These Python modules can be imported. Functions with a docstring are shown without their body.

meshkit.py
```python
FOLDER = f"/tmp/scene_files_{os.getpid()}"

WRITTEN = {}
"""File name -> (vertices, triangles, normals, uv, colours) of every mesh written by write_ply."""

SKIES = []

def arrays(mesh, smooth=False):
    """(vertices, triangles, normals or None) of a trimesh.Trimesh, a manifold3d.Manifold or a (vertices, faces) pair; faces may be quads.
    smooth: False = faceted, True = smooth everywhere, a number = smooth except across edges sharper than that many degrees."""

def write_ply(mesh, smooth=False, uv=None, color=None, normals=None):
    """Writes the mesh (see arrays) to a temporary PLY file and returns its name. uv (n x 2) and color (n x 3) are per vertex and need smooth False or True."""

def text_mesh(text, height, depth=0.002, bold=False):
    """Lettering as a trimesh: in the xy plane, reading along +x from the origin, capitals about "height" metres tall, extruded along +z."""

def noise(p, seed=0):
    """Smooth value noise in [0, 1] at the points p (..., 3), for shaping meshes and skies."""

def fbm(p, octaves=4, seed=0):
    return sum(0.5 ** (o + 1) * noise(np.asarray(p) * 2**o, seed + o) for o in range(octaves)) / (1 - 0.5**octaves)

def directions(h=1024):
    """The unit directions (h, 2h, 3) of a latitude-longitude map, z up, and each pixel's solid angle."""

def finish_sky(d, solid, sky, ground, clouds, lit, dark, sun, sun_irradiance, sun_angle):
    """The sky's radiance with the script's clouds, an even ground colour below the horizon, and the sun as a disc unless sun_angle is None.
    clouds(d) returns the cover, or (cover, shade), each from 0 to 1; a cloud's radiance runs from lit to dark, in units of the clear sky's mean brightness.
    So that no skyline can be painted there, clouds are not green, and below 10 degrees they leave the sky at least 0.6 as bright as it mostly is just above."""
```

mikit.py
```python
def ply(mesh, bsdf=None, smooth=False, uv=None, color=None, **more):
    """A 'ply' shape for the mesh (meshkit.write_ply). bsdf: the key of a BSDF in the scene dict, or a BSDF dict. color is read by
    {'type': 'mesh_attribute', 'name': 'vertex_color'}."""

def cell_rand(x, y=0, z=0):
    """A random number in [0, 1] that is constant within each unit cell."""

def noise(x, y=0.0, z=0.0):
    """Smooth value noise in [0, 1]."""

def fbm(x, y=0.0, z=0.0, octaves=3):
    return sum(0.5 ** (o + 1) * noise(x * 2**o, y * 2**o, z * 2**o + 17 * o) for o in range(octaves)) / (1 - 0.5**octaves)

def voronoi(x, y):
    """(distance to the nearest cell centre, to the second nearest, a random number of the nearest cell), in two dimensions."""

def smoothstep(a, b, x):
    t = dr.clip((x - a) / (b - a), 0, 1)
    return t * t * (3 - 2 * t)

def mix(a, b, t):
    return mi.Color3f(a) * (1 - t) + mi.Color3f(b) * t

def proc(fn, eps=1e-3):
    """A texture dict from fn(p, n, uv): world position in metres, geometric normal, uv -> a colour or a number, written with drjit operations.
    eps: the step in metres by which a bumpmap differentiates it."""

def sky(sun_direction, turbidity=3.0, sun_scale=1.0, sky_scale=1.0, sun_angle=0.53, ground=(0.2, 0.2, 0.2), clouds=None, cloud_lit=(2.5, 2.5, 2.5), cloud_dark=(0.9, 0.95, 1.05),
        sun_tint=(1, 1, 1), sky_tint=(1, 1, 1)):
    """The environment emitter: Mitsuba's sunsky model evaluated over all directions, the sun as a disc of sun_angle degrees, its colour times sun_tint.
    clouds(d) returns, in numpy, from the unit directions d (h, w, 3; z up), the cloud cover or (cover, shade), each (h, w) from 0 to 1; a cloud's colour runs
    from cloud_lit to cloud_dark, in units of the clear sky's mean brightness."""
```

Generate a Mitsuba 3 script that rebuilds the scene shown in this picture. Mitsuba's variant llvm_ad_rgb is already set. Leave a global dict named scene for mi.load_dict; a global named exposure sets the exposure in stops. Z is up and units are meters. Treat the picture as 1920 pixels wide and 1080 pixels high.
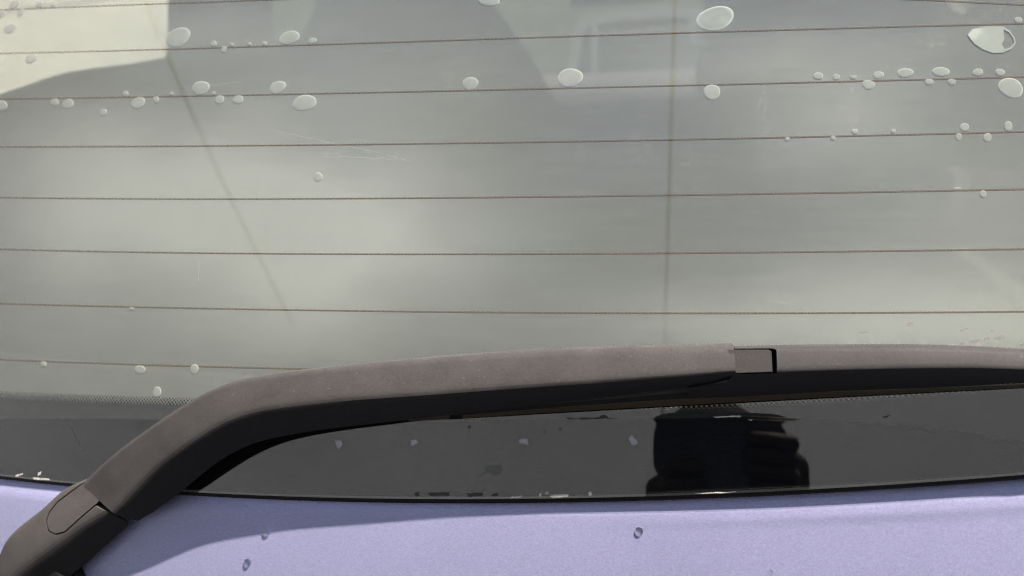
import math
import numpy as np, trimesh, manifold3d as m3d
import drjit as dr, mitsuba as mi, mikit, meshkit
from scipy.interpolate import PchipInterpolator
from scipy.ndimage import gaussian_filter1d
from shapely.geometry import Polygon
from mikit import noise, fbm, smoothstep, mix, cell_rand

T = mi.ScalarTransform4f
scene, labels = {}, {}

# ---------------------------------------------------------------- camera, sky, exposure
# The rear window's own frame: U to the right, V up the pane, N out of the pane; lengths in millimetres on the pane.
TILT = math.radians(28.0)
U_ = np.array([1, 0, 0.0]); V_ = np.array([0, math.sin(TILT), math.cos(TILT)]); N_ = np.array([0, -math.cos(TILT), math.sin(TILT)])
O_ = np.array([0, 0, 1.06])
CAM = np.array([0.0, -0.33993, 1.240744]); FWD = np.array([-0.199047, 0.931647, -0.303995]); UP = np.array([-0.009399, 0.308373, 0.951219])
scene['camera'] = {'type': 'thinlens', 'fov': 67.3801, 'fov_axis': 'x', 'aperture_radius': 0.0018, 'focus_distance': 0.392,
                   'near_clip': 0.01, 'far_clip': 3000.0,
                   'to_world': T().look_at(origin=CAM.tolist(), target=(CAM + FWD).tolist(), up=UP.tolist())}
exposure = 2.22
SUN = 39 * U_ + 70 * V_ + 36 * N_

def clouds(d):
    q = d / np.maximum(d[..., 2:], 0.12)
    n = meshkit.fbm(np.stack([q[..., 0] * .925 + 51.066, q[..., 1] * .925 + 45.021, q[..., 2] * 0 + 13.572], -1), 2, seed=5)
    f = meshkit.fbm(np.stack([q[..., 0] * 3 + 7.3, q[..., 1] * 3 + 2.1, q[..., 2] * 0 + 3], -1), 3, seed=11)
    low = np.clip((1.0 - d[..., 2]) / 0.5, 0, 1)        # haze thickens towards the horizon
    cover = np.clip(0.35 + .65 * low + .8 * (f - .5) * (1 - low), 0.2, 1)
    return cover, np.clip((.64 - n - .10 * (f - .5)) / .28, 0, 1)

scene['sky'] = mikit.sky(SUN.tolist(), turbidity=3.0, clouds=clouds, cloud_lit=(.82, .818, .81), cloud_dark=(.72, .718, .71), sun_tint=(.96, 1.0, 1.09))

# ---------------------------------------------------------------- helpers
def sag(u, v):                                       # the pane is bowed
    return -(u + 5.0) ** 2 / 4400.0 - v ** 2 / 10000.0

def world(a):                                        # (u, v, height above the pane) in mm -> world metres
    a = np.asarray(a, float)
    w = sag(a[:, 0], a[:, 1]) + a[:, 2]
    return O_ + (a[:, :1] * U_ + a[:, 1:2] * V_ + w[:, None] * N_) * 1e-3

def entry(key, mesh, bsdf, smooth=False, label=None, cat=None, group=None, kind=None, **more):
    scene[key] = mikit.ply(mesh, bsdf, smooth=smooth, **more)
    tag(key, label, cat, group, kind)

def tag(key, label=None, cat=None, group=None, kind=None):
    d = {k: x for k, x in (('label', label), ('category', cat), ('group', group), ('kind', kind)) if x}
    if d:
        labels[key] = {**labels.get(key, {}), **d}

COUNT = {}
def nxt(key):
    n = COUNT.get(key, 0); COUNT[key] = n + 1
    return key if n == 0 else f'{key}_{n:03d}'

def to_tm(m):
    q = m.to_mesh()
    return trimesh.Trimesh(q.vert_properties[:, :3], q.tri_verts, process=False)

def manifold(v, f):
    return m3d.Manifold(m3d.Mesh(np.asarray(v, np.float32), np.asarray(f, np.uint32)))

def grid_faces(nr, nc, close=False):
    i, j = np.meshgrid(np.arange(nr - 1), np.arange(nc if close else nc - 1), indexing='ij')
    j2 = (j + 1) % nc
    return np.stack([i * nc + j, i * nc + j2, (i + 1) * nc + j2, (i + 1) * nc + j], -1).reshape(-1, 4)

def tri(q):
    return np.vstack([q[:, [0, 1, 2]], q[:, [0, 2, 3]]])

def resample(p, n, soft=0.0):
    p = np.asarray(p, float)
    s = np.r_[0, np.cumsum(np.linalg.norm(np.diff(p, axis=0), axis=1))]
    q = PchipInterpolator(s / s[-1], p)(np.linspace(0, 1, n))
    if soft:
        e = gaussian_filter1d(q, soft, axis=0, mode='nearest')
        w = np.clip(np.minimum(np.arange(n), np.arange(n)[::-1]) / (3 * soft), 0, 1)[:, None]
        q = q * (1 - w) + e * w
    return q

def rounded(poly, radii, k=6):                       # a closed polygon of 3-d corners with rounded corners
    out, n = [], len(poly)
    for i in range(n):
        a, b, c = poly[i - 1], poly[i], poly[(i + 1) % n]
        r = radii[i]
        la, lc = np.linalg.norm(a - b), np.linalg.norm(c - b)
        p, q = b + (a - b) * min(r / la, .48), b + (c - b) * min(r / lc, .48)
        for t in np.linspace(0, 1, k):
            out.append((1 - t) ** 2 * p + 2 * t * (1 - t) * b + t * t * q)
    return np.array(out)

def loft(Up, Rp, Lp, hu, hr, hl, hb, back=2.5, n=90, soft=2.0, radii=(1, 4, 3.2, 1.5), caps=True, crown=0.5):
    """A bar of four-cornered section: hidden foot, upper edge, ridge, lower edge; the h.. are heights along it."""
    Uq, Rq, Lq = (resample(x, n, soft) for x in (Up, Rp, Lp))
    if Uq.shape[1] == 3:
        hu, hr, hl, hb = Uq[:, 2], Rq[:, 2], Lq[:, 2], Lq[:, 2] + hb
        Uq, Rq, Lq = Uq[:, :2], Rq[:, :2], Lq[:, :2]
    t = np.linspace(0, 1, n)
    hh = [np.interp(t, np.linspace(0, 1, len(np.atleast_1d(x))), np.atleast_1d(x)) if np.ndim(x) else np.full(n, float(x)) for x in (hu, hr, hl, hb)]
    rings = []
    for i in range(n):
        d = Uq[i] - Rq[i]; d /= np.linalg.norm(d)
        u3, r3, l3 = np.r_[Uq[i], hh[0][i]], np.r_[Rq[i], hh[1][i]], np.r_[Lq[i], hh[2][i]]
        b3 = np.r_[Uq[i] + d * back, hh[3][i]]
        m3 = (u3 + r3) / 2 + [0, 0, crown]
        rings.append(rounded(np.array([b3, u3, m3, r3, l3]), (radii[0], radii[1], 3, radii[2], radii[3])))
    rings = np.array(rings); k = rings.shape[1]
    v = rings.reshape(-1, 3)
    f = tri(grid_faces(n, k, True))
    if caps:
        c0, c1 = len(v), len(v) + 1
        v = np.vstack([v, rings[0].mean(0), rings[-1].mean(0)])
        j = np.arange(k); j2 = (j + 1) % k
        f = np.vstack([f, np.stack([j2, j, j * 0 + c0], 1), np.stack([j + (n - 1) * k, j2 + (n - 1) * k, j * 0 + c1], 1)])
    m = manifold(v, f)
    if m.volume() < 0:
        m = manifold(v, f[:, ::-1])
    return m

def prism(pts, h0, h1, grow=0.0, bevel=0.0):
    """A plate with the outline pts between two heights, its upper rim bevelled."""
    g = Polygon(pts).buffer(grow)
    def layer(p, a, b):
        cs = m3d.CrossSection([np.asarray(p.exterior.coords)[:-1]], m3d.FillRule.NonZero)
        return cs.extrude(b - a).translate((0, 0, a))
    if not bevel:
        return layer(g, h0, h1)
    m = layer(g, h0, h1 - bevel)
    for a, b in ((0.0, .5), (.5, .85), (.85, 1.0)):
        m = m + layer(g.buffer(-bevel * (1 - math.sqrt(max(0, 1 - ((a + b) / 2) ** 2)))), h1 - bevel * 1.01 + bevel * a, h1 - bevel + bevel * b)
    return m

def fine(m, step):
    return m.refine_to_length(step)

def solid(key, m, bsdf, smooth=40, step=None, **tags):
    t = to_tm(fine(m, step) if step else m)
    t.vertices = world(t.vertices)
    entry(key, t, bsdf, smooth, **tags)

def sheet(us, vs, h):                                # grid sheet; h a number or an array
    uu, vv = np.meshgrid(us, vs)
    a = np.stack([uu, vv, np.broadcast_to(h, uu.shape)], -1).reshape(-1, 3)
    return world(a), tri(grid_faces(len(vs), len(us)))

def box(lo, hi, r=0.02, seg=10):                     # rounded box, world metres
    lo, hi = np.asarray(lo, float), np.asarray(hi, float)
    r = min(r, *(0.49 * (hi - lo)))
    s = m3d.Manifold.sphere(r, seg)
    return m3d.Manifold.batch_hull([s.translate(tuple(np.where(b, hi - r, lo + r))) for b in np.ndindex(2, 2, 2)])

def chain(pts):                                      # [(xyz, r), ...] consecutive hulls
    sp = [m3d.Manifold.sphere(r, 14).translate(tuple(p)) for p, r in pts]
    m = m3d.Manifold.batch_hull(sp[:2])
    for a, b in zip(sp[1:], sp[2:]):
        m = m + m3d.Manifold.batch_hull([a, b])
    return m

def soft_mesh(m, step, it=12):
    t = to_tm(m.refine_to_length(step)); t.merge_vertices()
    return trimesh.smoothing.filter_taubin(t, lamb=0.5, nu=0.52, iterations=it)

def rgb(*c):
    return {'type': 'rgb', 'value': list(c)}

def two(b):
    return {'type': 'twosided', 'b': b}

def pane_uv(p):                                      # texture space: mm across and up the pane
    return p.x * 1000, (p.y * V_[1] + (p.z - O_[2]) * V_[2]) * 1000

# ---------------------------------------------------------------- materials
def tint(p, n, uv):
    u, v = pane_uv(p)
    w = fbm(p.x * 9 + 3, p.z * 22, p.y * 9)
    return mix((.78, .79, .785), (.83, .835, .825), w)

BLOBS = [(90.3, 162.3, 4.05, 12.93, 0.70), (46.6, 163.4, 3.67, 17.57, 0.45), (22.8, 170.2, 10.74, 8.95, 0.35), (133.0, 167.2, 2.47, 4.55, 0.70), (132.3, 197.6, 15.05, 5.89, 0.45), (155.9, 213.3, 14.98, 7.45, 0.35), (-15.0, 145.4, 8.26, 4.14, 0.50), (-16.3, 137.4, 16.48, 4.11, 0.35), (-196.8, 143.5, 13.95, 3.96, 0.60), (-192.0, 146.4, 6.93, 2.64, 0.70), (-45.7, 141.3, 3.41, 5.39, 0.40), (9.4, 135.3, 3.21, 5.78, 0.60), (164.9, 183.9, 2.94, 7.18, 0.50), (-309.3, 245.9, 8.88, 4.02, 0.50), (48.8, 137.4, 3.61, 7.11, 0.35), (-124.7, 189.4, 6.43, 6.61, 0.40), (110.0, 44.4, 51.70, 5.54, 0.50), (57.7, 65.0, 14.82, 2.10, 0.50)]
CLOUD_GLOW = [(-193.7, 98.6, 91.7, 47.3, 1.000, 0.000, 0.66), (-297.5, 129.1, 110.6, 56.2, 0.966, 0.259, 0.20), (-357.6, 107.9, 104.3, 43.4, 1.000, 0.000, 0.24), (80.2, 162.5, 48.4, 31.7, 1.000, 0.000, 0.22), (115.1, 54.6, 89.4, 27.9, 1.000, 0.000, 0.38), (141.5, 106.8, 57.1, 42.5, 1.000, 0.000, 0.14), (-168.9, 187.9, 88.9, 30.6, 1.000, 0.000, 0.12), (-249.8, 40.2, 108.9, 24.8, 1.000, 0.000, 0.14), (20.0, 49.8, 55.8, 21.1, 1.000, 0.000, 0.09), (52.4, 196.0, 69.0, 18.2, 1.000, 0.000, 0.16), (-396.3, 157.8, 115.1, 43.4, 1.000, 0.000, 0.28), (-277.2, 238.4, 83.5, 27.2, 1.000, 0.000, 0.21), (-399.6, 42.8, 76.8, 31.8, 1.000, 0.000, 0.05), (-157.8, 227.8, 68.7, 17.6, 1.000, 0.000, 0.05), (13.4, 48.6, 51.0, 18.5, 1.000, 0.000, 0.05)]
def film_cover(p, n, uv):                            # hazy old film: cloud reflections painted in as broad patches, fine streaks, wiped-on grime
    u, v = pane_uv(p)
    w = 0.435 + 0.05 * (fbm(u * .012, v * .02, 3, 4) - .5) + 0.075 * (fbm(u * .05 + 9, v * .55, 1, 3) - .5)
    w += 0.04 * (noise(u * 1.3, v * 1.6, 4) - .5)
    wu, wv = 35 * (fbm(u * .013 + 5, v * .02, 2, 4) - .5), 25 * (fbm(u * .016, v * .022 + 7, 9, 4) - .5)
    for a, b, ra, rb, c, s, m in CLOUD_GLOW:
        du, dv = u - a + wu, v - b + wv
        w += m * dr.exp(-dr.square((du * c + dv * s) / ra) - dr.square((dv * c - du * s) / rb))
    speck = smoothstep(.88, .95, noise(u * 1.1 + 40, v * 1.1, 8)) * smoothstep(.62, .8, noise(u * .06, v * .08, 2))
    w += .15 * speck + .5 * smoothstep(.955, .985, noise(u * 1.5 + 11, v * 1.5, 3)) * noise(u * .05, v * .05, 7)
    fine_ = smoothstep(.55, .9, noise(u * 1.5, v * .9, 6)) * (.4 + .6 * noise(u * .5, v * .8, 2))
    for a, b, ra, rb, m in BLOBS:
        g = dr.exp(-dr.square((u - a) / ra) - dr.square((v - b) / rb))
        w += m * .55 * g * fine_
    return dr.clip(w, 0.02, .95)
def hem_cover(p, n, uv):
    u, v = pane_uv(p)
    return .075 + .05 * (fbm(u * .03, v * .3, 5) - .5)

scene['window_glass'] = {'type': 'thindielectric', 'int_ior': 1.93, 'specular_transmittance': rgb(.86, .90, .87)}
scene['clear_pane'] = {'type': 'thindielectric', 'int_ior': 1.5, 'specular_transmittance': rgb(.9, .93, .91)}
scene['film_hem'] = {'type': 'mask', 'opacity': mikit.proc(hem_cover), 'b': two({'type': 'diffuse', 'reflectance': rgb(.75, .74, .75)})}
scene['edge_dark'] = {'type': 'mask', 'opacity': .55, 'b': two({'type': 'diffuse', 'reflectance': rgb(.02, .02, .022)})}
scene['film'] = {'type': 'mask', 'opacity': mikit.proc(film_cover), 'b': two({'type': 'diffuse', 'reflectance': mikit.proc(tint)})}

def frit_col(p, n, uv):
    u, v = pane_uv(p)
    return mix((.012, .013, .017), (.022, .023, .028), noise(u * .25, v * 2.5, 1) * noise(u * 1.2, v * 3, 3))
scene['frit_black'] = two({'type': 'diffuse', 'reflectance': mikit.proc(frit_col)})

def paint_col(p, n, uv):
    f = noise(p.x * 2600, p.y * 2600, p.z * 2600)
    g = noise(p.x * 1100, p.y * 1100, p.z * 1100)
    d = fbm(p.x * 14, p.y * 14, p.z * 14)
    return mix((.335, .345, .59), (.545, .565, .90), .75 * f + .30 * g + .07) * (.90 + .20 * d)
scene['lilac_paint'] = two({'type': 'principled', 'base_color': mikit.proc(paint_col), 'metallic': .06, 'roughness': .42, 'specular': .25, 'clearcoat': .8, 'clearcoat_gloss': .96})

def dusty(shade_tone, d0, d1, p, n):                       # dusty plastic; tops lightened and sides darkened as painted light and shade
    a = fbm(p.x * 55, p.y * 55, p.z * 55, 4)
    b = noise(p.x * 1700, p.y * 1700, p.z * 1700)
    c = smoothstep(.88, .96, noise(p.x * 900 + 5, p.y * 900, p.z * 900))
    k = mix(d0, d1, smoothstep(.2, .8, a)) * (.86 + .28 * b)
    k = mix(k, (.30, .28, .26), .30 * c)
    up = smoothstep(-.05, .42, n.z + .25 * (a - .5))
    return mix(mi.Color3f(shade_tone) * (.8 + .4 * b), k, up)
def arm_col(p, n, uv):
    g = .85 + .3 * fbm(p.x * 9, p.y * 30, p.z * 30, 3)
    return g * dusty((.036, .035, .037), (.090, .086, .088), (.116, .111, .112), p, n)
def arm_bump(p, n, uv):
    return .00008 * noise(p.x * 1500, p.y * 1500, p.z * 1500) + .0002 * noise(p.x * 500, p.y * 500, p.z * 500)
scene['dusty_shaded_plastic'] = two({'type': 'principled', 'base_color': mikit.proc(arm_col), 'roughness': .7, 'specular': .18})
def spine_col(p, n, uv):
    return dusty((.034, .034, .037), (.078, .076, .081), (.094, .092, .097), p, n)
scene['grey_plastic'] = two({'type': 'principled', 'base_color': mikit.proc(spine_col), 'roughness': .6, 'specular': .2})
scene['black_rubber'] = two({'type': 'principled', 'base_color': rgb(.012, .012, .014), 'roughness': .55, 'specular': .3})
scene['brown_rubber'] = two({'type': 'principled', 'base_color': rgb(.105, .085, .062), 'roughness': .6, 'specular': .3})
scene['heater_brown'] = two({'type': 'diffuse', 'reflectance': rgb(.31, .215, .15)})
scene['heater_edge'] = two({'type': 'diffuse', 'reflectance': rgb(.62, .55, .45)})

def bub_col(p, n, uv):
    r = uv.x
    f = fbm(p.x * 260, p.y * 260, p.z * 260)
    ring = smoothstep(.80, .95, r) * .12 + .06 * (noise(r * 7, p.x * 40, p.z * 40) - .5)
    return mi.Color3f(.90, .925, .905) + ring + .14 * (f - .5)
def bub_op(p, n, uv):
    return dr.clip(.66 + .24 * smoothstep(.8, .95, uv.x) + .25 * (fbm(p.x * 200, p.y * 200, p.z * 200 + 4) - .5), .4, 1)
scene['bubble_white'] = {'type': 'mask', 'opacity': mikit.proc(bub_op), 'b': two({'type': 'diffuse', 'reflectance': mikit.proc(bub_col)})}
scene['chip_white'] = two({'type': 'diffuse', 'reflectance': rgb(.82, .81, .76)})
scene['chip_lilac'] = two({'type': 'diffuse', 'reflectance': rgb(.62, .61, .78)})
scene['flake_grey'] = two({'type': 'principled', 'base_color': rgb(.16, .16, .155), 'roughness': .35})
scene['grime_dark'] = two({'type': 'principled', 'base_color': rgb(.03, .03, .03), 'roughness': .3})
scene['spot_grey'] = {'type': 'mask', 'opacity': .3, 'b': two({'type': 'diffuse', 'reflectance': rgb(.16, .165, .16)})}
scene['scratch_pale'] = {'type': 'mask', 'opacity': .06, 'b': two({'type': 'diffuse', 'reflectance': rgb(.8, .8, .76)})}
scene['ground_glass'] = two({'type': 'principled', 'base_color': rgb(.20, .21, .175), 'roughness': .35, 'specular': .6})
scene['water'] = {'type': 'blendbsdf', 'weight': mikit.proc(lambda p, n, uv: smoothstep(.62, .86, uv.x)), 'a': {'type': 'thindielectric', 'int_ior': 1.5}, 'b': {'type': 'dielectric', 'int_ior': 1.33}}
def felt(p, n, uv):
    return mix((.06, .06, .06), (.09, .09, .088), noise(p.x * 300, p.y * 300, p.z * 300))
scene['felt_grey'] = two({'type': 'diffuse', 'reflectance': mikit.proc(felt)})
def cloth(p, n, uv):
    return mix((.05, .05, .052), (.08, .08, .082), noise(p.x * 250, p.y * 250, p.z * 250))
scene['seat_cloth'] = two({'type': 'diffuse', 'reflectance': mikit.proc(cloth)})
scene['trim_grey'] = two({'type': 'principled', 'base_color': rgb(.11, .11, .115), 'roughness': .6})
scene['liner_beige'] = two({'type': 'diffuse', 'reflectance': rgb(.45, .44, .40)})

# ---------------------------------------------------------------- the setting
def asphalt(p, n, uv):
    return mix((.04, .04, .039), (.07, .069, .067), .6 * noise(p.x * 90, p.y * 90) + .4 * fbm(p.x * .7, p.y * .7))
scene['asphalt'] = two({'type': 'diffuse', 'reflectance': mikit.proc(asphalt)})
entry('ground', (np.array([[-400, -400, 0], [400, -400, 0], [400, 400, 0], [-400, 400, 0.0]]), np.array([[0, 1, 2], [0, 2, 3]])), 'asphalt', kind='structure')
def gravel(p, n, uv):
    return mix((.58, .575, .52), (.67, .665, .61), fbm(p.x * .5, p.y * .5, p.z)) * (.9 + .2 * noise(p.x * 6, p.y * 6, p.z * 6))
scene['pale_gravel'] = two({'type': 'diffuse', 'reflectance': mikit.proc(gravel)})
xs, ss = np.linspace(-30, 6.5, 60), np.linspace(0, 1, 30)
g1, g2 = np.meshgrid(xs, ss)
n2 = meshkit.fbm(np.stack([g1 * .3, g2 * 4, 0 * g1], -1), 3, seed=2) - .5
base = np.array([-7.0, 3.0]); al = np.array([.55, .835]); ac = np.array([-.835, .55])
bx = base[0] + al[0] * g1 + ac[0] * g2 * 14
by = base[1] + al[1] * g1 + ac[1] * g2 * 14
bz = 5.2 * g2 ** .8 + n2 * .5 * g2 - .02
entry('added_gravel_bank', (np.stack([bx, by, bz], -1).reshape(-1, 3), tri(grid_faces(30, 60))), 'pale_gravel', True, kind='structure')  # invented slope, tilted to the sun as a bright backdrop for the side window

def grass(p, n, uv):
    return mix((.05, .062, .04), (.10, .115, .078), fbm(p.x * .4, p.y * .4, p.z)) * (.7 + .6 * noise(p.x * 3, p.y * 3, p.z * 3))
scene['dry_grass'] = two({'type': 'diffuse', 'reflectance': mikit.proc(grass)})
hx, hy = np.meshgrid(np.linspace(-40, 60, 60), np.linspace(0, 1, 30))
hz = 12 * hy ** .7 * (1 + .3 * (meshkit.fbm(np.stack([hx * .08, hy * 3, 0 * hx], -1), 3, seed=8) - .5)) - .02
entry('grassy_hill', (np.stack([hx, 24 + hy * 40, hz], -1).reshape(-1, 3), tri(grid_faces(30, 60))), 'dry_grass', True, kind='structure')

# overhead cables, mirrored in the pane
for i, (p0, p1, lab) in enumerate(((((0.062, -2.877), (-0.007, -8.241)), 1, 'dark overhead cable mirrored as the upright line right of centre'), (((-7.096, -2.119), (-7.747, -7.396)), 1, 'dark overhead cable mirrored as the slanting line at left'))):
    (x0, y0), (x1, y1) = p0
    s = (x1 - x0) / (y1 - y0)
    ys = np.linspace(-30 if i == 0 else -7.9, 12, 60)
    pts = np.stack([x0 + s * (ys - y0), ys, 7.0 + 0 * ys], -1)
    k = np.arange(8) * np.pi / 4
    ring = np.stack([np.cos(k), 0 * k, np.sin(k)], -1) * (.024 if i == 0 else .032)
    v = (pts[:, None] + ring[None]).reshape(-1, 3)
    entry(nxt('overhead_cable'), (v, tri(grid_faces(60, 8, True))), 'black_rubber', True, label=lab, cat='cable', group='overhead cables')

# ---------------------------------------------------------------- the car: rear window
EDGE = np.polyfit(*np.array([(-408.60, -48.83), (-349.80, -48.62), (-267.23, -47.70), (-211.76, -46.13), (-167.08, -44.43), (-119.52, -41.75), (-74.89, -38.81), (-32.63, -35.34), (7.75, -31.60), (46.62, -27.58), (84.28, -23.02), (120.97, -18.87), (156.93, -14.39)]).T, 3)
FRIT = np.polyfit(*np.array([(-419.09, -1.20), (-349.71, -1.88), (-273.69, -1.04), (-152.42, 1.55), (-65.79, 4.46), (22.51, 9.08), (61.58, 12.67), (108.87, 18.25), (159.42, 24.36)]).T, 3)
def edge(u):
    u = np.asarray(u, float); c = np.clip(u, -420, 230)
    return np.polyval(EDGE, c) + np.polyval(np.polyder(EDGE), c) * (u - c)
def frit_top(u):
    u = np.asarray(u, float); c = np.clip(u, -420, 230)
    return np.polyval(FRIT, c) + np.polyval(np.polyder(FRIT), c) * (u - c)

UL, UR, VT = -640.0, 520.0, 430.0
us = np.r_[np.arange(UL, -420, 20), np.arange(-420, 230, .7), np.arange(230, UR + 1, 20)]
RIDGE = np.array(np.array([(-467.68, -16.01), (-339.64, -10.43), (-170.55, -4.81), (-52.13, 1.34), (-0.04, 3.82), (42.16, 6.12), (85.12, 5.76), (122.01, 3.53), (157.82, -0.29), (197.13, -4.71)]))
ridge = PchipInterpolator(RIDGE[:, 0], RIDGE[:, 1])(np.clip(us, RIDGE[0, 0], RIDGE[-1, 0]))
def glass_sheet(h, lo, hi, n, bump=0.0):
    a, b = lo(us), hi(us)
    t = np.linspace(0, 1, n)[:, None]
    vv = a + (b - a) * t
    uu = np.broadcast_to(us, vv.shape)
    hh = np.full(vv.shape, float(h))
    if bump:
        hh = hh + bump / (1 + np.exp(-(vv - ridge) / .8)) * np.clip((us - -250) / 300, .25, 1)
        hh = hh * 1.0
    return world(np.stack([uu, vv, hh], -1).reshape(-1, 3)), tri(grid_faces(n, len(us)))
low = glass_sheet(0, lambda u: edge(u), lambda u: frit_top(u) + 6, 110, bump=.08)
low_top = low[0][-len(us):]
nu = len(us); t = np.linspace(0, 1, 60)[1:, None]
top_v = frit_top(us) + 6
vv = top_v + (VT - top_v) * t
up = world(np.stack([np.broadcast_to(us, vv.shape), vv, 0 * vv + .08 * np.clip((us + 250) / 300, .25, 1)], -1).reshape(-1, 3))
v = np.vstack([low[0], up])
entry('car__rear_window__glass', (v, tri(grid_faces(110 + 59, nu))), 'window_glass', True)
entry('car__rear_window__tint_film', glass_sheet(-1.4, lambda u: frit_top(u) + .3, lambda u: 0 * u + VT, 40), 'film', True, label='hazy greenish tint film on the inside of the rear window, cloud reflections painted in')
entry('car__rear_window__frit_band', glass_sheet(-1.5, lambda u: edge(u) + .6, frit_top, 20), 'frit_black', True, label='black printed border along the lower edge of the rear window')
entry('car__rear_window__film_hem', glass_sheet(-.8, lambda u: ridge, lambda u: frit_top(u) + .4, 6), 'film_hem', True, label='pale hem of the film over the black border')
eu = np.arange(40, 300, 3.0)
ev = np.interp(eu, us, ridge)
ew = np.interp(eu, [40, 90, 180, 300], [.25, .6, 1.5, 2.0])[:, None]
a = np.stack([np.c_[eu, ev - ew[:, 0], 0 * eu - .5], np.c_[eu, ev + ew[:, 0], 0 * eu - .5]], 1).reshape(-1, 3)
entry('car__rear_window__film_edge_reflection', (world(a), tri(grid_faces(len(eu), 2))), 'edge_dark', True, label='dark curved line along the film edge at right, crease reflection painted in')  # dark strip painted in for the reflection along the crease
# ground lower edge of the glass
ed = np.stack([us, edge(us)], -1)
prof = [(-.2, 0.0), (.9, -.9), (1.2, -3.0)]
pr = np.array([[x, y] for x, y in prof])
a = np.stack([np.c_[us, edge(us) + 1.0 - (d + .5) * 1.3, 0 * us + h - .02] for d, h in ((-1.0, .04), (.2, -.5), (.6, -3.2))], 1).reshape(-1, 3)
entry('car__rear_window__ground_edge', (world(a), tri(grid_faces(nu, 3))), 'ground_glass', True)

# printed dots: too small to pick apart
dv, df = [], []
hexa = np.stack([np.cos(np.arange(8) * np.pi / 4), np.sin(np.arange(8) * np.pi / 4)], -1)
for r_, (off, rad) in enumerate(((-.1, .95), (1.15, .80), (2.4, .70), (3.6, .58), (4.7, .42))):
    for i, u in enumerate(np.arange(-430, 240, 2.4) + (r_ % 2) * 1.2):
        c = np.array([u, float(frit_top(u)) + off])
        k = len(dv) * 8
        dv.append(np.c_[c + hexa * rad, np.full(8, -1.1)])
        df += [[k, k + j, k + j + 1] for j in range(1, 7)]
entry('car__rear_window__frit_dot', (world(np.vstack(dv)), np.array(df)), 'frit_black', kind='stuff')

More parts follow.
